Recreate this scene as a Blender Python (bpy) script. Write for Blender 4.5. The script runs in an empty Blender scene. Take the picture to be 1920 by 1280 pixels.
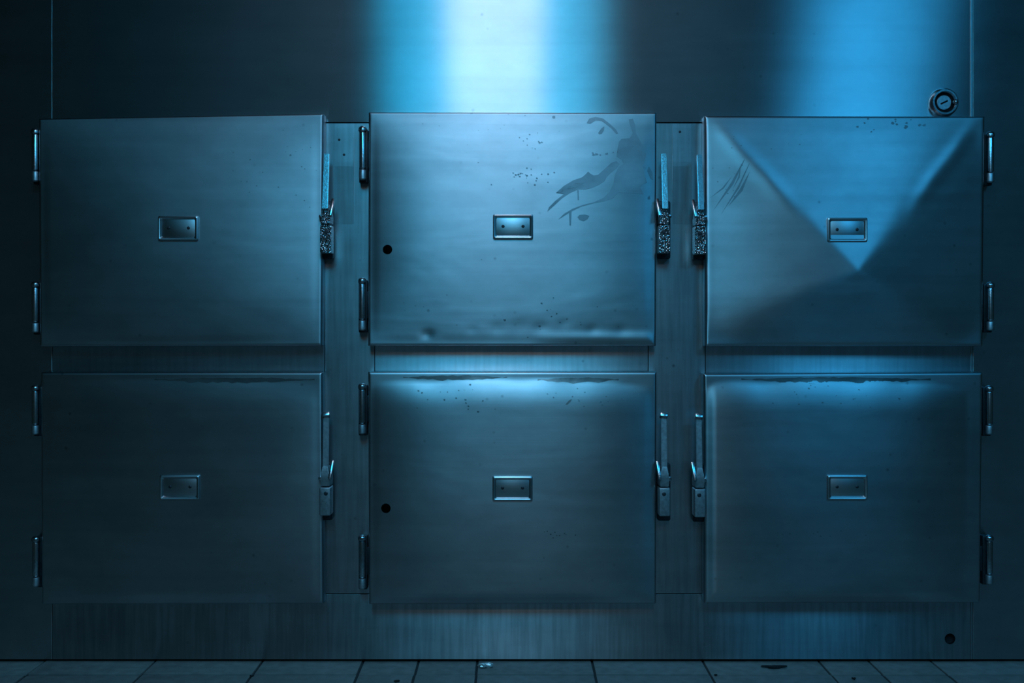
import bpy, bmesh, math, random
from mathutils import Vector, Matrix, noise
random.seed(7)
C = bpy.context.scene.collection
SC = bpy.context.scene

# ------------------------------------------------------------------ camera
D = 3.0                 # distance of the lens from the steel front
F = 2010.0              # focal length in pixels of a 1920x1280 frame
HY = 600.0              # horizon row
EYE = (1240 - HY) / F * D
cam = bpy.data.cameras.new('camera')
cam.sensor_width = 36; cam.lens = 36 * F / 1920
cam.shift_y = -(640 - HY) / 1920
camo = bpy.data.objects.new('camera', cam); C.objects.link(camo)
camo.location = (0, -D, EYE); camo.rotation_euler = (math.pi / 2, 0, 0)
SC.camera = camo

def P(px, py, d=0.0):
    """photo pixel -> point at distance d in front of the steel front"""
    s = (D - d) / F
    return Vector(((px - 960) * s, -d, EYE + (HY - py) * s))

# ------------------------------------------------------------------ world, exposure
w = bpy.data.worlds.new('world'); SC.world = w; w.use_nodes = True
w.node_tree.nodes['Background'].inputs[0].default_value = (0.55, 0.72, 0.80, 1)
w.node_tree.nodes['Background'].inputs[1].default_value = 0.002
vs = SC.view_settings
vs.view_transform = 'Standard'; vs.look = 'None'; vs.exposure = 0.0; vs.gamma = 1.0; vs.use_curve_mapping = False
SC.display_settings.display_device = 'sRGB'

# ------------------------------------------------------------------ lamps (their housings are built further down)
CEIL = 2.75
LAMPS = []   # (name, x, y, size_x, size_y, colour, radiance)
def area(name, x, y, z, sx, sy, col, rad):
    l = bpy.data.lights.new(name, 'AREA'); l.shape = 'RECTANGLE'
    l.size = sx; l.size_y = sy; l.color = col; l.energy = rad * math.pi * sx * sy
    o = bpy.data.objects.new(name, l); C.objects.link(o); o.location = (x, y, z)
    return o
L1X, L1Y = -0.10, -2.2
L2X, L2Y = 1.88, -2.7
lamp_blue = area('lamp_glow', L1X, -2.7, CEIL - .07, 1.13, 1.2, (0.006, .55, 1.0), 10.4)
lamp_pale = area('lamp_tubes', L1X + .03, -1.75, CEIL - .072, .62, .9, (.10, .64, 1.0), 2.6)
lamp_white = area('lamp_tubes', L1X + .03, -1.40, CEIL - .074, .40, .5, (.80, .62, .72), 9.6)
lamp_far = area('lamp_glow', L2X, L2Y, CEIL - .07, .60, 1.3, (0.035, .47, 1.0), 9.8)
fill_rear = area('lamp_glow', 0, -4.1, CEIL - .07, 1.2, .5, (1.0, .80, .62), 3.6)  # added fill light behind the camera, evens out the bluish dark steel

# ------------------------------------------------------------------ helpers
def obj(name, bm, m, parent=None, smooth=True, angle=24):
    me = bpy.data.meshes.new(name)
    bmesh.ops.recalc_face_normals(bm, faces=bm.faces[:])
    bm.to_mesh(me); bm.free()
    if m: me.materials.append(m)
    for p in me.polygons: p.use_smooth = smooth
    if smooth: me.set_sharp_from_angle(angle=math.radians(angle))
    o = bpy.data.objects.new(name, me); C.objects.link(o)
    if parent:
        o.parent = parent
        o.matrix_parent_inverse = Matrix.Translation(-parent_origin(parent))
    return o

def parent_origin(p):
    return p.location.copy() if p.type == 'EMPTY' else Vector((0, 0, 0))   # meshes are built in world space

def thing(name, label, cat, loc, group=None):
    o = bpy.data.objects.new(name, None); C.objects.link(o)
    o.location = loc; o.empty_display_size = .05
    tag(o, label, cat, group); return o

def tag(o, label, cat, group=None, kind='thing'):
    o['label'] = label; o['category'] = cat; o['kind'] = kind
    if group: o['group'] = group

def rbox(bm, cx, cy, cz, sx, sy, sz, bev=.002, seg=2, rot=None):
    r = bmesh.ops.create_cube(bm, size=1.0)
    vs_ = r['verts']
    bmesh.ops.scale(bm, vec=(sx, sy, sz), verts=vs_)
    es = list({e for v in vs_ for e in v.link_edges})
    if bev > 0:
        b = bmesh.ops.bevel(bm, geom=es, offset=min(bev, .45 * min(sx, sy, sz)), segments=seg, profile=.5, affect='EDGES')
        vs_ = list({v for f in b['faces'] for v in f.verts} | {v for v in vs_ if v.is_valid})
        todo = set(vs_); stack = list(vs_)
        while stack:
            v = stack.pop()
            for e in v.link_edges:
                u = e.other_vert(v)
                if u not in todo: todo.add(u); stack.append(u)
        vs_ = list(todo)
    M = Matrix.Translation((cx, cy, cz)) @ (rot.to_4x4() if rot else Matrix.Identity(4))
    bmesh.ops.transform(bm, matrix=M, verts=vs_)
    return vs_

def lathe(bm, prof, seg=24, M=Matrix.Identity(4), closed=True):
    """prof: (r, z) pairs revolved about z"""
    rings = []
    for r, z in prof:
        if r < 1e-6:
            rings.append([bm.verts.new(M @ Vector((0, 0, z)))])
        else:
            rings.append([bm.verts.new(M @ Vector((r * math.cos(2 * math.pi * i / seg), r * math.sin(2 * math.pi * i / seg), z))) for i in range(seg)])
    for a, b in zip(rings, rings[1:]):
        for i in range(seg):
            j = (i + 1) % seg
            if len(a) == 1 and len(b) == 1: continue
            if len(a) == 1: bm.faces.new((a[0], b[i], b[j]))
            elif len(b) == 1: bm.faces.new((a[i], b[0], a[j]))
            else: bm.faces.new((a[i], b[i], b[j], a[j]))

def loft(bm, rings):
    rs = [[bm.verts.new(v) for v in r] for r in rings]
    n = len(rs[0])
    for a, b in zip(rs, rs[1:]):
        for i in range(n):
            bm.faces.new((a[i], a[(i + 1) % n], b[(i + 1) % n], b[i]))
    bm.faces.new(rs[0][::-1]); bm.faces.new(rs[-1])

TO_WALL = Matrix.Rotation(math.pi / 2, 4, 'X')      # local z -> -y (out of the front)
def smooth01(a, b, x):
    t = min(1, max(0, (x - a) / (b - a))); return t * t * (3 - 2 * t)

# ------------------------------------------------------------------ materials
def nodes(name):
    m = bpy.data.materials.new(name); m.use_nodes = True
    nt = m.node_tree; nt.nodes.clear()
    return m, nt
def N(nt, t, **kw):
    n = nt.nodes.new(t)
    for k, v in kw.items():
        if hasattr(n, k): setattr(n, k, v)
        else: n.inputs[k].default_value = v
    return n
def ramp(nt, a, b, lo=(0, 0, 0, 1), hi=(1, 1, 1, 1)):
    r = N(nt, 'ShaderNodeValToRGB')
    e = r.color_ramp.elements
    e[0].position = a; e[0].color = lo; e[1].position = b; e[1].color = hi
    return r

def steel(name, col=(.60, .62, .64), r1=.33, aniso=.82, r2=.55, mix=.35, brush='X', bump=.06, specks=.5, drips=0.0, wav=.0, seed=0, smudge=.25, band=.06):
    """brushed stainless steel: a narrow anisotropic lobe under a dull rough one, with faint dirt"""
    m, nt = nodes(name); L = nt.links.new
    out = N(nt, 'ShaderNodeOutputMaterial')
    tc = N(nt, 'ShaderNodeNewGeometry')
    tan = N(nt, 'ShaderNodeCombineXYZ')
    tan.inputs['X'].default_value = 1 if brush == 'X' else 0
    tan.inputs['Z'].default_value = 0 if brush == 'X' else 1
    # brushing lines
    mp = N(nt, 'ShaderNodeMapping'); L(tc.outputs['Position'], mp.inputs['Vector'])
    mp.inputs['Location'].default_value = (seed, seed * .7, seed * 1.3)
    mp.inputs['Scale'].default_value = (4, 4, 420) if brush == 'X' else (420, 4, 4)
    nb = N(nt, 'ShaderNodeTexNoise', Scale=1.0, Detail=4.0, Roughness=.6); L(mp.outputs[0], nb.inputs['Vector'])
    # soft blotches of grime
    mp2 = N(nt, 'ShaderNodeMapping'); L(tc.outputs['Position'], mp2.inputs['Vector'])
    mp2.inputs['Location'].default_value = (seed * 2.1, 0, seed)
    mp2.inputs['Scale'].default_value = (4.5, 4.5, 7)
    ng = N(nt, 'ShaderNodeTexNoise', Scale=1.0, Detail=8.0, Roughness=.62); L(mp2.outputs[0], ng.inputs['Vector'])
    rg = ramp(nt, .32, .68, (1 - smudge,) * 3 + (1,), (1, 1, 1, 1)); L(ng.outputs['Fac'], rg.inputs['Fac'])
    # specks
    vo = N(nt, 'ShaderNodeTexVoronoi', Scale=19.0, Randomness=1.0); L(tc.outputs['Position'], vo.inputs['Vector'])
    nm = N(nt, 'ShaderNodeTexNoise', Scale=3.1, Detail=3.0); L(tc.outputs['Position'], nm.inputs['Vector'])
    rm = ramp(nt, .42, .62); L(nm.outputs['Fac'], rm.inputs['Fac'])
    rs = ramp(nt, .03, .11, (1, 1, 1, 1), (0, 0, 0, 1)); L(vo.outputs['Distance'], rs.inputs['Fac'])
    ms = N(nt, 'ShaderNodeMath', operation='MULTIPLY'); L(rs.outputs[0], ms.inputs[0]); L(rm.outputs[0], ms.inputs[1])
    ms2 = N(nt, 'ShaderNodeMath', operation='MULTIPLY'); L(ms.outputs[0], ms2.inputs[0]); ms2.inputs[1].default_value = specks
    colmix = N(nt, 'ShaderNodeMixRGB', blend_type='MULTIPLY'); colmix.inputs[0].default_value = 1
    colmix.inputs[1].default_value = col + (1,); L(rg.outputs[0], colmix.inputs[2])
    mph = N(nt, 'ShaderNodeMapping'); L(tc.outputs['Position'], mph.inputs['Vector'])
    mph.inputs['Scale'].default_value = (1.6, 1.6, 34) if brush == 'X' else (70, 2, 2); mph.inputs['Location'].default_value = (seed, seed, seed)
    mph.inputs['Rotation'].default_value = (0, .05, 0)
    nh = N(nt, 'ShaderNodeTexNoise', Scale=1.0, Detail=5.0, Distortion=.5); L(mph.outputs[0], nh.inputs['Vector'])
    rh = ramp(nt, .30, .66, (1 - band,) * 3 + (1,), (1, 1, 1, 1)); L(nh.outputs['Fac'], rh.inputs['Fac'])
    cmh = N(nt, 'ShaderNodeMixRGB', blend_type='MULTIPLY'); cmh.inputs[0].default_value = 1
    L(colmix.outputs[0], cmh.inputs[1]); L(rh.outputs[0], cmh.inputs[2]); colmix = cmh
    cm2 = N(nt, 'ShaderNodeMixRGB'); L(ms2.outputs[0], cm2.inputs[0]); L(colmix.outputs[0], cm2.inputs[1]); cm2.inputs[2].default_value = (.10, .11, .12, 1)
    base = cm2.outputs[0]
    if drips:
        mpd = N(nt, 'ShaderNodeMapping'); L(tc.outputs['Position'], mpd.inputs['Vector'])
        mpd.inputs['Scale'].default_value = (85, 1, 5); mpd.inputs['Location'].default_value = (seed, 0, 0)
        nd = N(nt, 'ShaderNodeTexNoise', Scale=1.0, Detail=3.0); L(mpd.outputs[0], nd.inputs['Vector'])
        rd = ramp(nt, .35, .62, (1 - drips,) * 3 + (1,), (1, 1, 1, 1)); L(nd.outputs['Fac'], rd.inputs['Fac'])
        cd = N(nt, 'ShaderNodeMixRGB', blend_type='MULTIPLY'); cd.inputs[0].default_value = 1
        L(base, cd.inputs[1]); L(rd.outputs[0], cd.inputs[2]); base = cd.outputs[0]
    # bumps: brushing + slow waviness of the sheet
    b1 = N(nt, 'ShaderNodeBump', Strength=bump, Distance=.001); L(nb.outputs['Fac'], b1.inputs['Height'])
    nrm = b1.outputs[0]
    if wav:
        mw = N(nt, 'ShaderNodeMapping'); L(tc.outputs['Position'], mw.inputs['Vector'])
        mw.inputs['Scale'].default_value = (2.2, 2.2, 7); mw.inputs['Location'].default_value = (seed * 3, 0, seed)
        nw = N(nt, 'ShaderNodeTexNoise', Scale=1.0, Detail=2.0, Distortion=.6); L(mw.outputs[0], nw.inputs['Vector'])
        b2 = N(nt, 'ShaderNodeBump', Strength=1.0, Distance=wav); L(nw.outputs['Fac'], b2.inputs['Height']); L(nrm, b2.inputs['Normal'])
        nrm = b2.outputs[0]
    g1 = N(nt, 'ShaderNodeBsdfAnisotropic', distribution='BECKMANN', Roughness=r1, Anisotropy=aniso)
    L(base, g1.inputs['Color']); L(nrm, g1.inputs['Normal']); L(tan.outputs[0], g1.inputs['Tangent'])
    g2 = N(nt, 'ShaderNodeBsdfAnisotropic', distribution='BECKMANN', Roughness=r2, Anisotropy=0.0)
    L(base, g2.inputs['Color']); L(nrm, g2.inputs['Normal'])
    mx = N(nt, 'ShaderNodeMixShader'); mx.inputs[0].default_value = mix
    L(g1.outputs[0], mx.inputs[1]); L(g2.outputs[0], mx.inputs[2])
    L(mx.outputs[0], out.inputs[0])
    return m

def simple(name, col, rough=.5, metal=0.0, bump=0.0, bscale=60, voro=False):
    m, nt = nodes(name); L = nt.links.new
    out = N(nt, 'ShaderNodeOutputMaterial'); b = N(nt, 'ShaderNodeBsdfPrincipled')
    b.inputs['Roughness'].default_value = rough; b.inputs['Metallic'].default_value = metal
    L(b.outputs[0], out.inputs[0])
    tc = N(nt, 'ShaderNodeNewGeometry')
    n = N(nt, 'ShaderNodeTexNoise', Scale=bscale, Detail=4.0); L(tc.outputs['Position'], n.inputs['Vector'])
    lo = tuple(c * .75 for c in col) + (1,); r = ramp(nt, .35, .65, lo, col + (1,))
    L(n.outputs['Fac'], r.inputs['Fac']); L(r.outputs[0], b.inputs['Base Color'])
    if bump:
        src = n.outputs['Fac']
        if voro:
            v = N(nt, 'ShaderNodeTexVoronoi', Scale=bscale); L(tc.outputs['Position'], v.inputs['Vector']); src = v.outputs['Distance']
        bp = N(nt, 'ShaderNodeBump', Strength=bump, Distance=.004); L(src, bp.inputs['Height']); L(bp.outputs[0], b.inputs['Normal'])
    return m

def lobes(av, ah): # (roughness, anisotropy) giving a vertical / horizontal spread
    return math.sqrt(math.sqrt(av * ah)), 1 - math.sqrt(ah / av)
def sheet_steel(name, av, ah, wide, mix, **kw):
    r, a = lobes(av, ah)
    return steel(name, r1=r, aniso=a, r2=math.sqrt(wide), mix=mix, **kw)
M_top = sheet_steel('brushed_steel_top', .31, .022, .28, .13, specks=.35, seed=1, smudge=.15)
M_side = sheet_steel('brushed_steel_side', .32, .03, .28, .15, specks=.2, seed=2, wav=.0015)
M_rail = sheet_steel('brushed_steel_rail', .38, .05, .30, .2, specks=.6, drips=.13, seed=3)
M_base = sheet_steel('brushed_steel_base', .375, .06, .30, .2, specks=.3, drips=.22, seed=4)
M_strip = sheet_steel('steel_strip', .265, .09, .26, .17, specks=.6, drips=.2, seed=5)
DOOR_LOOK = [(.28, .12, .31, .55, .0016), (.33, .10, .29, .40, .0022), (.32, .08, .30, .34, .0014),
             (.28, .08, .26, .45, .0010), (.265, .08, .26, .36, .0012), (.265, .08, .26, .36, .0012)]
M_door = [sheet_steel('door_steel', av, ah, wd, mx, specks=.5, wav=wv, band=.10, seed=10 + i, smudge=.24) for i, (av, ah, wd, mx, wv) in enumerate(DOOR_LOOK)]
M_chrome = simple('satin_chrome', (.62, .65, .68), .24, 1.0, .05, 200)
M_handle = simple('dull_chrome', (.58, .61, .63), .46, 1.0, .08, 120)
M_hammer = simple('pitted_chrome', (.66, .70, .73), .20, 1.0, 1.0, 210, True)
M_dark = simple('dark_metal', (.06, .06, .065), .5, .6, .1, 90)
M_black = simple('black_hole', (.004, .004, .004), .9)
M_tray = steel('holder_steel', col=(.72, .74, .76), r1=.36, aniso=.3, r2=.5, mix=.5, specks=.2, seed=31)
M_smear = steel('grease_film', col=(.34, .39, .41), r1=.5, aniso=.1, r2=.56, mix=.6, specks=.4, seed=32, smudge=.45)
M_tile = simple('grey_tile', (.21, .195, .175), .55, 0, .25, 34)
M_grout = simple('dark_grout', (.03, .03, .03), .9)
M_ceil = simple('ceiling_paint', (.20, .15, .11), .9)
M_wallp = simple('wall_paint', (.13, .085, .055), .9)
M_white = simple('scrap_foil', (.92, .94, .92), .28, .85, .3, 300)
M_dirt = simple('dirt', (.012, .012, .012), .9, 0, .6, 300)
M_house = simple('lamp_housing', (.5, .5, .5), .5)

# ------------------------------------------------------------------ the setting
def struct(o):
    o['kind'] = 'structure'; return o

def slab(bm, x0, x1, z0, z1, d0, d1, bev=.0015):
    rbox(bm, (x0 + x1) / 2, -(d0 + d1) / 2, (z0 + z1) / 2, x1 - x0, d1 - d0, z1 - z0, bev, 2)
def slab_px(bm, x0, y0, x1, y1, d0, d1, bev=.0007):
    a = P(x0, y1, d1); b = P(x1, y0, d1)
    slab(bm, a.x, b.x, a.z, b.z, d0, d1, bev)

ROOM_X = 3.0; ROOM_Y = -5.0
def build_setting():
    # carcass of the cold store behind the cladding sheets
    bm = bmesh.new(); slab(bm, -ROOM_X, ROOM_X, .06, CEIL, -.14, -.012, 0)
    wall = struct(obj('wall_back', bm, M_dark, None, False))
    def sheet(name, px, m, d1=0.0, d0=-.012, hole=None):
        bm = bmesh.new(); slab_px(bm, *px, d0, d1)
        o = obj(name, bm, m, wall, False)
        if hole: cut_hole(o, *hole)
        return o
    top_y = HY - (CEIL - EYE) * F / D
    left = 960 - ROOM_X * F / D; right = 960 + ROOM_X * F / D
    foot = 1235.5
    sheet('top_panel', (98.5, top_y, 1819.5, 229), M_top)
    sheet('side_panel', (left, top_y, 97.8, foot), M_side)
    sheet('side_panel', (1824.5, top_y, right, foot), M_side)
    sheet('seam_strip', (1820.2, top_y, 1824, foot), M_strip, .003)
    sheet('mullion', (609, 231, 702, 1112), M_strip, .003)
    sheet('mullion', (1216, 231, 1322, 1112), M_strip, .003)
    for x0, x1 in ((628, 664), (1261, 1296)):  # added plates, bent so the upper mullions catch the lamp light
        bm = bmesh.new(); rows = []
        for py, dd in ((232, .0038), (240, .0052), (304, .0100), (312, .0102), (325, .0094), (420, .0034)):
            a = P(x0, py, .003); b = P(x1, py, .003)
            rows.append([Vector((a.x, -.0025, a.z)), Vector((b.x, -.0025, a.z)), Vector((b.x, -dd, a.z)), Vector((a.x, -dd, a.z))])
        loft(bm, rows)
        obj('light_catch_plate', bm, M_strip, wall, False)
    sheet('rail', (703, 640, 1215, 712), M_rail, .001)
    sheet('rail', (98.5, 640, 608, 712), M_rail, .001)
    sheet('rail', (1323, 640, 1819.5, 712), M_rail, .001)
    sheet('base_panel', (98.5, 1113.5, 1819.5, foot), M_base, .001, hole=(1781, 1197, 10))
    bm = bmesh.new(); lathe_hole(bm, 1781, 1197, 10.3, -.002, -.0112)
    obj('drain_hole', bm, M_black, wall)
    # small rivet heads on the left mullion
    for (x, y) in ((636, 262), (645, 290), (1275, 247)):
        bm = bmesh.new(); p = P(x, y, .005 + .0055 * (y - 232) / 74)
        lathe(bm, [(0, .0015), (.003, .001), (.004, -.001)], 12, Matrix.Translation(p) @ TO_WALL)
        obj('rivet', bm, M_dark, wall)
    # floor: a slab of grout carrying tiles
    bm = bmesh.new(); rbox(bm, 0, ROOM_Y / 2 + .1, -.055, 2 * ROOM_X, -ROOM_Y + .4, .1, 0)
    fl = struct(obj('floor', bm, M_grout, None, False))
    xs = [-2.9, -2.58, -2.26, -1.94, -1.62, -1.31, -1.0, -.70, -.417, -.262, -.097, .224, .535, .861, 1.0, 1.175, 1.5, 1.82, 2.14, 2.46, 2.78]
    ys = [.14, -.108, -.43, -.75, -1.07, -1.39, -1.71, -2.03]
    bm = bmesh.new()
    for i in range(len(xs) - 1):
        for j in range(len(ys) - 1):
            g = .0022 + .002 * random.random()
            x0, x1 = xs[i] + g, xs[i + 1] - g; y0, y1 = ys[j + 1] + g, ys[j] - g
            rot = Matrix.Rotation(math.radians(random.uniform(-.25, .25)), 3, 'X') @ Matrix.Rotation(math.radians(random.uniform(-.2, .2)), 3, 'Y')
            rbox(bm, (x0 + x1) / 2, (y0 + y1) / 2, -.006 + random.uniform(-.001, .0005), x1 - x0, y1 - y0, .011, .002, 2, rot)
    obj('tiles', bm, M_tile, fl)
    for nm, x, y, sx, sy in (('wall_left', -ROOM_X - .05, ROOM_Y / 2, .1, -ROOM_Y + .2), ('wall_right', ROOM_X + .05, ROOM_Y / 2, .1, -ROOM_Y + .2), ('wall_rear', 0, ROOM_Y - .05, 2 * ROOM_X, .1)):
        bm = bmesh.new(); rbox(bm, x, y, CEIL / 2, sx, sy, CEIL, 0)
        struct(obj(nm, bm, M_wallp, None, False))
    bm = bmesh.new(); rbox(bm, 0, ROOM_Y / 2, CEIL + .05, 2 * ROOM_X, -ROOM_Y + .3, .1, 0)
    struct(obj('ceiling', bm, M_ceil, None, False))

def lathe_hole(bm, px, py, rpx, d0, d1):
    """a blind bore: tube and bottom, open to the front"""
    p = P(px, py, 0); r = rpx * D / F
    lathe(bm, [(r, d0), (r, d1), (0, d1)], 24, Matrix.Translation((p.x, 0, p.z)) @ TO_WALL)

def cut_hole(o, px, py, rpx, d=0.0):
    p = P(px, py, d); r = rpx * (D - d) / F
    bm = bmesh.new()
    bmesh.ops.create_cone(bm, cap_ends=True, segments=28, radius1=r, radius2=r, depth=.4, matrix=Matrix.Translation((p.x, -d, p.z)) @ TO_WALL)
    me = bpy.data.meshes.new('cutter'); bm.to_mesh(me); bm.free()
    c = bpy.data.objects.new('cutter', me); C.objects.link(c)
    b = o.modifiers.new('cut', 'BOOLEAN'); b.operation = 'DIFFERENCE'; b.object = c; b.solver = 'EXACT'
    dg = bpy.context.evaluated_depsgraph_get(); dg.update()
    new = bpy.data.meshes.new_from_object(o.evaluated_get(dg))
    o.modifiers.clear(); old = o.data; o.data = new; new.name = old.name
    bpy.data.meshes.remove(old)
    bpy.data.objects.remove(c); bpy.data.meshes.remove(me)

build_setting()

# ------------------------------------------------------------------ refrigerator doors
T = .05
def axis(n, L):
    r = .012
    e = [0, .0012, .0028, .005, .008, r]
    core = [r + (L - 2 * r) * i / n for i in range(1, n)]
    return [v / L for v in e + core + [L - v for v in reversed(e)]]

def door_mesh(corners, hf, ramp_w=.03, r=.006):
    """corners (photo px): top-left, top-right, bottom-right, bottom-left; hf(u, v, x_m, y_m) bulge of the sheet in metres"""
    tl, tr, br, bl = [P(x, y, T) for x, y in corners]
    W_, H_ = (tr - tl).length, (tl - bl).length
    us, vs_ = axis(96, W_), axis(84, H_)
    bm = bmesh.new(); grid = []
    for v in vs_:
        row = []
        for u in us:
            p = bl.lerp(br, u).lerp(tl.lerp(tr, u), v)
            d = min(u * W_, (1 - u) * W_, v * H_, (1 - v) * H_)
            drop = r - math.sqrt(max(0, r * r - (r - d) ** 2)) if d < r else 0
            p.y -= hf(u, v, W_, H_) * smooth01(0, ramp_w, d) - drop
            row.append(bm.verts.new(p))
        grid.append(row)
    for j in range(len(vs_) - 1):
        for i in range(len(us) - 1):
            bm.faces.new((grid[j][i], grid[j][i + 1], grid[j + 1][i + 1], grid[j + 1][i]))
    rim = grid[0][:] + [g[-1] for g in grid[1:]] + grid[-1][-2::-1] + [g[0] for g in grid[-2:0:-1]]
    back = [bm.verts.new((v.co.x, -.005, v.co.z)) for v in rim]
    n = len(rim)
    for i in range(n):
        bm.faces.new((rim[i], back[i], back[(i + 1) % n], rim[(i + 1) % n]))
    bm.faces.new(back)
    return bm

def h_pillow(A, pu=2.0, pv=2.0):
    return lambda u, v, W, H: A * (1 - abs(2 * u - 1) ** pu) * (1 - abs(2 * v - 1) ** pv)
def h_cross(A, au, av):
    """envelope-folded sheet: four facets meeting at (au, av), with a pinched ridge along the two upper folds"""
    def f(u, v, W, H):
        a = (au - u) / au if u < au else (u - au) / (1 - au)
        b = (av - v) / av if v < av else (v - av) / (1 - av)
        p = (20 if u < au else 6) if v > av else 5
        m = (max(a, 0) ** p + max(b, 0) ** p) ** (1 / p)
        m = 1 - m; h = A * (m + math.sqrt(m * m + .0030)) / 2
        if v > av:
            q = (a - b) * .26
            h += .0026 * math.exp(-(q / .020) ** 2) * smooth01(.35, .6, a) * smooth01(1.0, .75, a)
            h += .0007 * math.exp(-((v - .655 - .1 * (u - .55) ** 2) * H / .014) ** 2) * smooth01(.25, .4, u)
        return h
    return f
def h_lip(B, A, skew=0.0, wob=0.0):
    def f(u, v, W, H):
        d = (1 - v) * H
        e = .020 + wob * .010 * noise.noise((u * 7, 3.7, wob)) + .018 * abs(2 * (u - skew) - 1) ** 3
        win = max(0, 1 - abs(2 * (u - skew) - 1) ** 4)
        return B * win * (1 - (1 - min(1, max(0, (d - e) / .085))) ** 2.4) + A * (1 - abs(2 * u - 1) ** 2) * (1 - abs(2 * v - 1) ** 2)
    return f
def h_mid(u, v, W, H):
    h = .013 * (1 - abs(2 * u - 1) ** 5) * (1 - abs(2 * v - 1) ** 2.2)
    d = v * H     # the dented lower hem turns back up to the light
    h += .0060 * smooth01(.045, .010, d) * max(0, 1 - abs(2 * (u - .56) - 1) ** 4)
    for (du, dd, rr, a) in ((.205, .030, .016, -.0030), (.45, .048, .022, -.0012), (.60, .052, .02, -.0014), (.53, .052, .03, -.0014), (.78, .045, .016, -.0010), (.88, .040, .02, -.0010), (.68, .062, .016, -.0008), (.36, .045, .014, -.0008)):
        q = ((u - du) * W) ** 2 + ((d - dd) * 1.4) ** 2
        h += a * math.exp(-q / (rr * rr))
    return h

LABEL_H = {}
def holder(root, cx, cy, w_px, h_px, dsurf):
    """a card holder: raised picture-frame rim round a sunk plate with two screws"""
    d0 = dsurf
    a = P(cx - w_px / 2, cy + h_px / 2, d0); b = P(cx + w_px / 2, cy - h_px / 2, d0)
    W_, H_ = b.x - a.x, b.z - a.z; c = (a + b) / 2
    bm = bmesh.new(); rbox(bm, c.x, -d0 + .004, c.z, W_ * .9, .012, H_ * .86, .001)
    top = obj('label_holder', bm, M_tray, root)
    bm = bmesh.new()
    def ring(k, out):
        rx, rz = W_ / 2 - k, H_ / 2 - k; r = .004
        pts = []
        for (sx, sz, a0) in ((1, 1, 0), (-1, 1, 90), (-1, -1, 180), (1, -1, 270)):
            for q in range(5):
                t = math.radians(a0 + q * 22.5)
                pts.append(Vector((c.x + sx * (rx - r) + r * math.cos(t), -d0 - out, c.z + sz * (rz - r) + r * math.sin(t))))
        return pts
    prof = [(0, -.004), (0, .004), (.001, .0065), (.0035, .0080), (.006, .0070), (.009, .0028), (.0098, .001)]
    rs = [[bm.verts.new(p) for p in ring(k, o_)] for k, o_ in prof]
    n = len(rs[0])
    for q, s in zip(rs, rs[1:]):
        for i in range(n): bm.faces.new((q[i], q[(i + 1) % n], s[(i + 1) % n], s[i]))
    obj('rim', bm, M_tray, top)
    for sx in (-1, 1):
        bm = bmesh.new()
        p = Vector((c.x + sx * W_ * .25, -d0 - .002, c.z + .001))
        lathe(bm, [(0, .0022), (.0022, .002), (.0042, .0008), (.0046, -.001)], 16, Matrix.Translation(p) @ TO_WALL)
        obj('screw', bm, M_dark, top)

def hinge(root, cx, y0, y1, side):
    """a lift-off hinge: leaf on the frame, two knuckles on a pin with domed ends, a strap reaching under the door"""
    dc = .043; s = (D - dc) / F
    c0 = P(cx, y1, dc); c1 = P(cx, y0, dc); x = c0.x; z0, z1 = c0.z, c1.z; Lh = z1 - z0
    bm = bmesh.new()
    rbox(bm, x, -.0165, (z0 + z1) / 2 - .004, .024, .024, Lh - .004, .003)
    leaf = obj('hinge', bm, M_dark, root)
    r = 7.6 * s
    def barrel(za, zb, rr, dome):
        bm = bmesh.new(); prof = [(0, za), (rr * .75, za), (rr, za + .003), (rr, zb - dome)]
        for q in range(1, 6):
            t = q / 5 * math.pi / 2; prof.append((rr * math.cos(t), zb - dome + dome * math.sin(t)))
        lathe(bm, prof, 20, Matrix.Translation((x, -dc, 0)))
        return bm
    k = z0 + Lh * .22
    obj('lower_knuckle', barrel(z0 + .004, k, r * .92, .004), M_handle, leaf)
    obj('barrel', barrel(k + .001, z1 - .016, r * .8, .004), M_chrome, leaf)
    obj('pin_cap', barrel(z1 - .017, z1, r * 1.02, .009), M_chrome, leaf)
    bm = bmesh.new()
    rbox(bm, x + side * .010, -.022, (z0 + z1) / 2, .016, .006, Lh * .5, .002)
    obj('strap', bm, M_dark, leaf)

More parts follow.
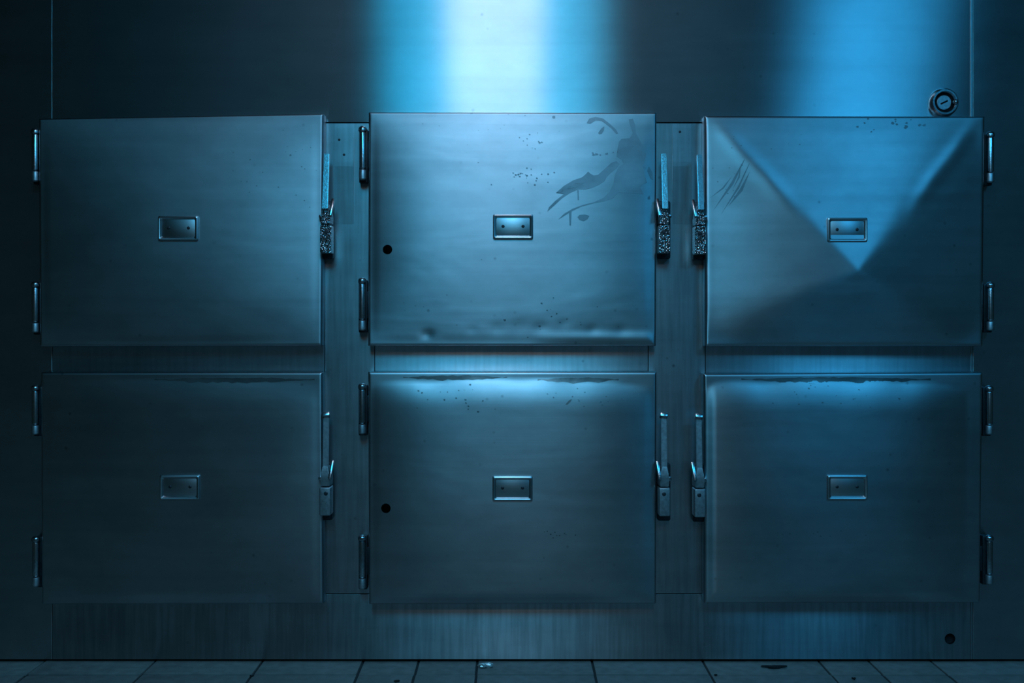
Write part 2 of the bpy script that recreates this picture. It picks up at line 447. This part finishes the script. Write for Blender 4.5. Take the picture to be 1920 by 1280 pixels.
def latch(root, cx, y0, m, wet):
    """a cold-store latch: keeper plate, round-edged body with a screw, tapering pull bar with a cap, and a thumb blade"""
    dd = .062
    def Q(dx, dy, d=dd): return P(cx + dx, y0 + dy, d)
    k = (D - dd) / F
    bm = bmesh.new(); a = Q(-12, 200, .03); b = Q(12, 92, .03)
    rbox(bm, (a.x + b.x) / 2, -.0195, (a.z + b.z) / 2, b.x - a.x, .029, b.z - a.z, .005, 3)
    base = obj('latch', bm, M_dark, root)
    bm = bmesh.new(); a = Q(-10.5, 190); b = Q(10.5, 137)
    rbox(bm, (a.x + b.x) / 2, -.054, (a.z + b.z) / 2, b.x - a.x, .046, b.z - a.z, .004, 3)
    mbody = M_hammer if wet else M_handle
    obj('latch_body', bm, mbody, base)
    # collar, tapering up towards the bar
    bm = bmesh.new(); rings = []
    for dy, wpx, f0, f1 in ((135, 10, .034, .074), (124, 10.5, .034, .078), (112, 9, .036, .078), (98, 6, .04, .074)):
        q = Q(0, dy); hw = wpx * k
        rings.append([Vector((q.x - hw, -f0, q.z)), Vector((q.x + hw, -f0, q.z)), Vector((q.x + hw * .8, -f1, q.z)), Vector((q.x - hw * .8, -f1, q.z))])
    loft(bm, rings); bmesh.ops.bevel(bm, geom=bm.edges[:], offset=.0015, segments=2, affect='EDGES')
    obj('latch_collar', bm, mbody, base)
    # pull bar: leans out at its foot
    bm = bmesh.new(); rings = []
    tilt = .030 if wet else .012
    for t in (0, .5, 1):
        q = Q(0, 2 + 106 * t); hw = (5.0 + .5 * t) * k; f = .058 + tilt * t
        rings.append([Vector((q.x - hw, -f + .011, q.z)), Vector((q.x + hw, -f + .011, q.z)), Vector((q.x + hw, -f, q.z)), Vector((q.x - hw, -f, q.z))])
    loft(bm, rings); bmesh.ops.bevel(bm, geom=bm.edges[:], offset=.0016, segments=2, affect='EDGES')
    bar = obj('latch_handle', bm, M_chrome if wet else M_handle, base)
    if not wet:
        bm = bmesh.new(); q = Q(0, 3)
        rbox(bm, q.x, -.057, q.z, 15 * k, .020, 9 * k, .003, 3, Matrix.Rotation(math.radians(-28), 3, 'X') @ Matrix.Rotation(math.radians(-8 * m), 3, 'Y'))
        obj('handle_cap', bm, M_chrome, base)
    bm = bmesh.new(); q = Q(m * 11, 105)
    rbox(bm, q.x, -.071, q.z, 5.5 * k, .012, 36 * k, .0015, 2, Matrix.Rotation(math.radians(-22), 3, 'X') @ Matrix.Rotation(math.radians(6 * m), 3, 'Y'))
    obj('thumb_blade', bm, M_chrome, base)
    bm = bmesh.new(); q = Q(-m * 9.5, 121, .06)
    lathe(bm, [(0, .012), (.004, .011), (.006, .007), (.0065, 0), (.0055, -.01)], 16, Matrix.Translation(q) @ TO_WALL)
    obj('pivot_knob', bm, M_chrome, base)
    bm = bmesh.new(); q = Q(0, 150, .0765)
    lathe(bm, [(0, .0022), (.0035, .002), (.0055, .0008), (.006, -.001)], 16, Matrix.Translation(q) @ TO_WALL)
    obj('screw', bm, M_dark, base)

G = 'steel refrigerator doors in two rows of three'
DOORS = [
 dict(c=[(72, 222), (606, 213), (603, 648), (74, 650)], h=h_pillow(.019), plate=(335, 427), hinges=[(66, 240, 343), (66, 527, 626)], latch=(612, 285, 1, True),
      label='upper left steel door with teal sheen, holeless and left of the smeared door'),
 dict(c=[(691, 210), (1231, 211), (1230, 648), (690, 648)], h=h_mid, plate=(962, 424), hinges=[(680, 236, 340), (679, 520, 622)], latch=(1245, 285, -1, True), hole=(727, 468, 9),
      label='brightly lit steel door with greasy finger smears and a small round hole'),
 dict(c=[(1321, 217), (1847, 218), (1843, 649), (1323, 649)], h=h_cross(.048, .53, .33), ramp=.010, plate=(1588, 430), hinges=[(1857, 246, 345), (1857, 528, 622)], latch=(1312, 287, -1, True),
      label='creased steel door with a bright blue triangle, below the round key lock'),
 dict(c=[(76, 698), (604, 698), (606, 1132), (78, 1133)], h=h_lip(.004, .004), plate=(338, 912), hinges=[(66, 721, 817), (67, 1004, 1102)], latch=(611, 775, 1, False),
      label='darkest steel door, lower left and without a hole, under the teal-tinted one'),
 dict(c=[(690, 697), (1231, 697), (1230, 1132), (692, 1133)], h=h_lip(.0120, .003, 0, 1), plate=(961, 914), hinges=[(679, 718, 816), (679, 1002, 1106)], latch=(1245, 776, -1, False), hole=(724, 952, 9),
      label='dim steel door with a round hole and a cyan glow along its stained top'),
 dict(c=[(1320, 701), (1843, 698), (1838, 1130), (1321, 1131)], h=h_lip(.0115, .003, -.06, 1), plate=(1588, 912), hinges=[(1855, 722, 817), (1855, 1002, 1097)], latch=(1311, 778, -1, False),
      label='lower right dim steel door with a deep blue band near its top, no hole'),
]
ROOTS = []
for i, d in enumerate(DOORS):
    cs = d['c']; p = P((cs[2][0] + cs[3][0]) / 2, (cs[2][1] + cs[3][1]) / 2, T)
    root = thing('refrigerator_door', d['label'], 'door', (p.x, 0, p.z), G)
    pan = obj('door_panel', door_mesh(cs, d['h'], d.get('ramp', .03)), M_door[i], root, True, 60)
    if 'hole' in d:
        hx, hy, hr = d['hole']
        cut_hole(pan, hx, hy, hr, T)
        for q in pan.data.polygons: q.use_smooth = True
        pan.data.set_sharp_from_angle(angle=math.radians(60))
        bm = bmesh.new(); q = P(hx, hy, T); r = hr * 1.04 * (D - T) / F
        lathe(bm, [(r, .046), (r, .006), (0, .006)], 28, Matrix.Translation((q.x, 0, q.z)) @ TO_WALL)
        obj('bored_hole', bm, M_black, root)
    u = (d['plate'][0] - cs[3][0]) / (cs[2][0] - cs[3][0]); v = (cs[3][1] - d['plate'][1]) / (cs[3][1] - cs[0][1])
    bulge = d['h'](u, v, .79, .64)
    d['bulge'] = bulge
    holder(root, d['plate'][0], d['plate'][1] + 1, 75, 46, T + bulge)
    for hx, y0, y1 in d['hinges']:
        hinge(root, hx, y0, y1, 1 if hx < 1000 else -1)
    latch(root, *d['latch'])
    ROOTS.append(root)

# ------------------------------------------------------------------ grease smears on the middle door (a thin film following the sheet)
def film(name, outline, root, d, th=.0005, m=None):
    cs = d['c']
    tl, tr, br, bl = [P(x, y, T) for x, y in cs]
    bm = bmesh.new(); vs_ = [bm.verts.new((x, y, 0)) for x, y in outline]
    f = bm.faces.new(vs_)
    bmesh.ops.triangulate(bm, faces=[f])
    for _ in range(2):
        es = [e for e in bm.edges if e.calc_length() > 9]
        if es: bmesh.ops.subdivide_edges(bm, edges=es, cuts=1); bmesh.ops.triangulate(bm, faces=bm.faces[:])
    for vtx in bm.verts:
        x, y = vtx.co.x, vtx.co.y
        u = (x - cs[3][0]) / (cs[2][0] - cs[3][0]); v = (cs[3][1] - y) / (cs[3][1] - cs[0][1])
        W_, H_ = (tr - tl).length, (tl - bl).length
        e = min(u * W_, (1 - u) * W_, v * H_, (1 - v) * H_)
        q = P(x, y, T); q.y -= d['h'](u, v, W_, H_) * smooth01(0, d.get('ramp', .03), e) + th
        vtx.co = q
    for fc in bm.faces:
        fc.normal_update()
    obj(name, bm, m or M_smear, root, True, 60)
def z7(pts, ox=1000, oy=200, s=5.82): return [(ox + x / s, oy + y / s) for x, y in pts]
UC = DOORS[1]
film('smear', z7([(245, 945), (330, 870), (430, 810), (530, 775), (570, 740), (595, 712), (620, 735), (655, 755), (700, 750), (740, 715), (780, 680), (850, 615), (905, 598), (935, 630), (900, 680), (850, 720), (805, 760), (770, 820), (715, 855), (640, 890), (560, 910), (490, 905), (400, 945), (310, 1005), (230, 1080), (150, 1150), (170, 1100), (240, 1030), (330, 960), (440, 905), (560, 870), (580, 830), (540, 820), (440, 845), (340, 890)]), ROOTS[1], UC)
film('smear', z7([(270, 1235), (330, 1175), (420, 1120), (540, 1075), (660, 1045), (760, 1000), (830, 930), (870, 840), (890, 740), (930, 660), (985, 625), (960, 580), (905, 548), (960, 535), (1060, 530), (1075, 480), (1040, 460), (990, 430), (930, 385), (960, 355), (1050, 345), (1085, 290), (1055, 200), (1040, 140), (1085, 130), (1110, 200), (1118, 290), (1150, 350), (1190, 420), (1180, 480), (1230, 520), (1210, 600), (1190, 660), (1215, 760), (1240, 830), (1190, 850), (1160, 880), (1200, 955), (1150, 950), (1090, 890), (1030, 830), (985, 810), (950, 850), (925, 940), (870, 1000), (780, 1035), (650, 1060), (520, 1095), (410, 1150)]), ROOTS[1], UC)
film('smear', z7([(580, 180), (610, 130), (680, 110), (760, 130), (830, 185), (900, 250), (925, 295), (905, 300), (850, 235), (790, 190), (740, 155), (680, 150), (620, 190)]), ROOTS[1], UC)
film('smear', z7([(705, 290), (740, 240), (775, 215), (770, 260), (745, 300), (715, 305)]), ROOTS[1], UC)
film('smear', z7([(478, 1210), (500, 1185), (560, 1180), (610, 1195), (590, 1230), (545, 1255), (500, 1240)]), ROOTS[1], UC)
film('smear', z7([(475, 915), (492, 915), (496, 1025), (482, 1025)]), ROOTS[1], UC)
film('smear', z7([(385, 1150), (415, 1150), (408, 1300), (392, 1300)]), ROOTS[1], UC)
film('smear', z7([(1240, 700), (1260, 650), (1300, 720), (1310, 800), (1280, 790)]), ROOTS[1], UC)
film('smear', z7([(1245, 990), (1270, 970), (1275, 1010), (1250, 1015)]), ROOTS[1], UC)

def specks(name, root, d, spots, m):
    cs = d['c']; bm = bmesh.new(); rnd = random.Random(len(spots))
    tl, tr, br, bl = [P(x, y, T) for x, y in cs]; W_, H_ = (tr - tl).length, (tl - bl).length
    for x, y, r in spots:
        ring = []
        for q in range(8):
            t = q * math.pi / 4; rr = r * rnd.uniform(.6, 1.25); px, py = x + rr * math.cos(t), y + rr * math.sin(t) * .8
            u = (px - cs[3][0]) / (cs[2][0] - cs[3][0]); v = (cs[3][1] - py) / (cs[3][1] - cs[0][1])
            e = min(u * W_, (1 - u) * W_, v * H_, (1 - v) * H_)
            if e < .004: break
            q_ = P(px, py, T); q_.y -= d['h'](u, v, W_, H_) * smooth01(0, d.get('ramp', .03), e) + .0006
            ring.append(bm.verts.new(q_))
        if len(ring) == 8: bm.faces.new(ring)
    obj(name, bm, m, root, False)['kind'] = 'stuff'
rs = random.Random(21)
def cluster(cx, cy, sx, sy, n, r0, r1): return [(rs.gauss(cx, sx), rs.gauss(cy, sy), rs.uniform(r0, r1)) for _ in range(n)]
specks('grime_specks', ROOTS[1], UC, cluster(985, 328, 26, 9, 22, .8, 2.2) + cluster(1000, 272, 12, 14, 10, .8, 2) + cluster(900, 250, 90, 22, 14, .6, 1.6) + cluster(1120, 290, 14, 6, 4, 1.5, 3) + [(1038, 220, 4), (1118, 290, 3.5), (1137, 289, 3)] + cluster(1060, 600, 90, 16, 18, .8, 2.4) + cluster(850, 560, 80, 50, 8, .6, 1.5), M_smear)
specks('grime_specks', ROOTS[2], DOORS[2], cluster(1640, 228, 45, 8, 14, 1, 3.2) + cluster(1700, 232, 18, 8, 7, 1.5, 3.5) + cluster(1360, 350, 22, 40, 12, .8, 2) + cluster(1480, 260, 70, 30, 6, .8, 1.5), M_smear)
specks('grime_specks', ROOTS[0], DOORS[0], cluster(520, 310, 50, 40, 24, .8, 2.2) + cluster(470, 340, 20, 20, 5, .8, 2), M_smear)
specks('grime_specks', ROOTS[4], DOORS[4], cluster(860, 745, 60, 14, 18, .8, 2.4) + cluster(1080, 745, 60, 12, 14, .8, 2.2) + cluster(1010, 1000, 60, 4, 10, .8, 1.6), M_smear)
specks('grime_specks', ROOTS[5], DOORS[5], cluster(1560, 738, 80, 12, 18, .8, 2.2) + [(1684, 747, 3)] + cluster(1500, 1003, 60, 4, 10, .8, 1.8), M_smear)
for x0, y0, x1, y1, wd in ((1336, 396, 1400, 288, 4.5), (1350, 404, 1408, 296, 3), (1364, 388, 1404, 322, 5), (1330, 372, 1372, 330, 2.5), (1372, 356, 1388, 306, 2.5)):
    mx_, my_ = (x0 + x1) / 2 + 4, (y0 + y1) / 2 + 2
    film('smear', [(x0, y0), (mx_ - wd / 2, my_ - wd / 3), (x1, y1), (mx_ + wd / 2, my_ + wd / 3)], ROOTS[2], DOORS[2])
# brown-black grime under the top lip of the lower doors
M_grime = sheet_steel('grime_film', .30, .10, .28, .4, col=(.33, .31, .30), specks=.6, seed=41, smudge=.5)
def ragged(name, x0, x1, y0, y1, root, d, seed, m):
    rnd = random.Random(seed); n = max(6, int((x1 - x0) / 9)); up = []; lo = []
    for i in range(n + 1):
        t = i / n; x = x0 + (x1 - x0) * t; e = max(0, 1 - abs(2 * t - 1) ** 3)
        up.append((x, y0 + (1 - e) * (y1 - y0) * .4 + rnd.uniform(0, 2))); lo.append((x, y0 + 3 + (y1 - y0 - 3) * e * rnd.uniform(.55, 1)))
    film(name, up + lo[::-1], root, d, .0005, m)
ragged('grime', 756, 951, 703, 714, ROOTS[4], DOORS[4], 1, M_grime)
ragged('grime', 1008, 1160, 707, 719, ROOTS[4], DOORS[4], 2, M_grime)
ragged('grime', 1390, 1745, 706, 720, ROOTS[5], DOORS[5], 3, M_grime)
ragged('grime', 290, 590, 707, 719, ROOTS[3], DOORS[3], 4, M_grime)
film('chip_mark', [(1060, 757), (1066, 750), (1072, 747), (1070, 752), (1063, 758)], ROOTS[4], DOORS[4], .0006, M_grime)

# ------------------------------------------------------------------ round key lock
def key_lock():
    c = P(1768, 193, .0)
    k = D / F
    root = thing('key_lock', 'round chrome key lock on the upper panel above the rightmost upper door', 'lock', (c.x, 0, c.z - 27 * k))
    M = Matrix.Translation((c.x, 0, c.z)) @ TO_WALL
    bm = bmesh.new(); R = 27 * k
    lathe(bm, [(R, -.004), (R, .006), (R * .96, .012), (R * .86, .017), (R * .74, .017), (R * .69, .012), (R * .66, .006), (R * .66, -.004)], 40, M)
    obj('bezel', bm, M_chrome, root)
    bm = bmesh.new()
    lathe(bm, [(R * .50, .002), (R * .50, .008), (R * .47, .009), (0, .009)], 32, M)
    pl = obj('lock_plug', bm, M_handle, root)
    bm = bmesh.new(); lathe(bm, [(R * .68, .0), (R * .68, .004), (R * .3, .004)], 32, M)
    obj('groove', bm, M_black, pl)
    bm = bmesh.new(); rbox(bm, c.x, -.0092, c.z, .022, .002, .0045, .0008, 2, Matrix.Rotation(math.radians(-25), 3, 'Y'))
    obj('keyway', bm, M_black, pl)
    q = P(1792, 191, .02); bm = bmesh.new()
    bmesh.ops.create_uvsphere(bm, u_segments=16, v_segments=12, radius=.0075, matrix=Matrix.Translation(q))
    obj('knob', bm, M_chrome, root)
    bm = bmesh.new(); lathe(bm, [(.004, 0), (.004, .02)], 12, Matrix.Translation((q.x - .002, 0, q.z)) @ TO_WALL)
    obj('stem', bm, M_dark, root)
key_lock()

# ------------------------------------------------------------------ litter on the floor
def lump(name, px, py, sx, sy, sz, m, label, cat, seed, group=None):
    rnd = random.Random(seed)
    dy = EYE * F / (py - HY)                      # ground point under the pixel
    x = (px - 960) / F * dy; y = -(D - dy)
    bm = bmesh.new(); bmesh.ops.create_icosphere(bm, subdivisions=3, radius=.5)
    for v in bm.verts:
        n = 1 + .35 * math.sin(7 * v.co.x + seed) * math.cos(6 * v.co.y + seed) + rnd.uniform(-.12, .12)
        v.co = Vector((v.co.x * n * sx, v.co.y * n * sy, v.co.z * n * sz))
    zmin = min(v.co.z for v in bm.verts)
    for v in bm.verts: v.co += Vector((x, y, -zmin - .0005))
    o = obj(name, bm, m, None, False)
    tag(o, label, cat, group); return o
lump('paper_scrap', 911, 1251, .040, .018, .012, M_white, 'bright white crumpled scrap on the floor beneath the middle doors', 'scrap', 3)
lump('dirt_clump', 1452, 1251, .060, .018, .006, M_dirt, 'wide black dirt clump at the base of the steel front, right of centre', 'dirt', 5, 'dirt clumps on the floor')
lump('dirt_clump', 1601, 1273, .010, .010, .005, M_dirt, 'small black dirt crumb in the middle of a tile toward the lower right', 'dirt', 8, 'dirt clumps on the floor')
lump('dirt_clump', 1342, 1266, .008, .010, .004, M_dirt, 'tiny black dirt crumb beside a dark tile joint right of the centre doors', 'dirt', 9, 'dirt clumps on the floor')
lump('dirt_clump', 472, 1268, .010, .010, .004, M_dirt, 'tiny black dirt crumb on the floor under the left doors', 'dirt', 11, 'dirt clumps on the floor')
lump('dirt_clump', 744, 1278, .014, .012, .005, M_dirt, 'small black dirt crumb at the bottom edge of the photo, left of the white scrap', 'dirt', 12, 'dirt clumps on the floor')

# ------------------------------------------------------------------ ceiling lamps
def fixture(x, y, sx, sy, lights, label):
    root = thing('ceiling_light', label, 'lamp', (x, y, CEIL), 'ceiling lamps')
    bm = bmesh.new(); rbox(bm, x, y, CEIL - .03, sx + .08, sy + .08, .06, .006)
    obj('housing', bm, M_house, root)
    for l in lights:
        l.parent = root; l.matrix_parent_inverse = Matrix.Translation((-x, -y, -CEIL))
fixture(L1X, L1Y, 1.15, 2.3, [lamp_blue, lamp_pale, lamp_white], 'wide bright ceiling lamp over the middle doors')
fixture(L2X, L2Y, .62, 1.3, [lamp_far], 'narrower blue ceiling lamp over the right doors')
fixture(0, -4.1, 1.2, .5, [fill_rear], 'added dim warm fill lamp, unseen at the back of the room')  # unseen fixture, added to carry the fill light
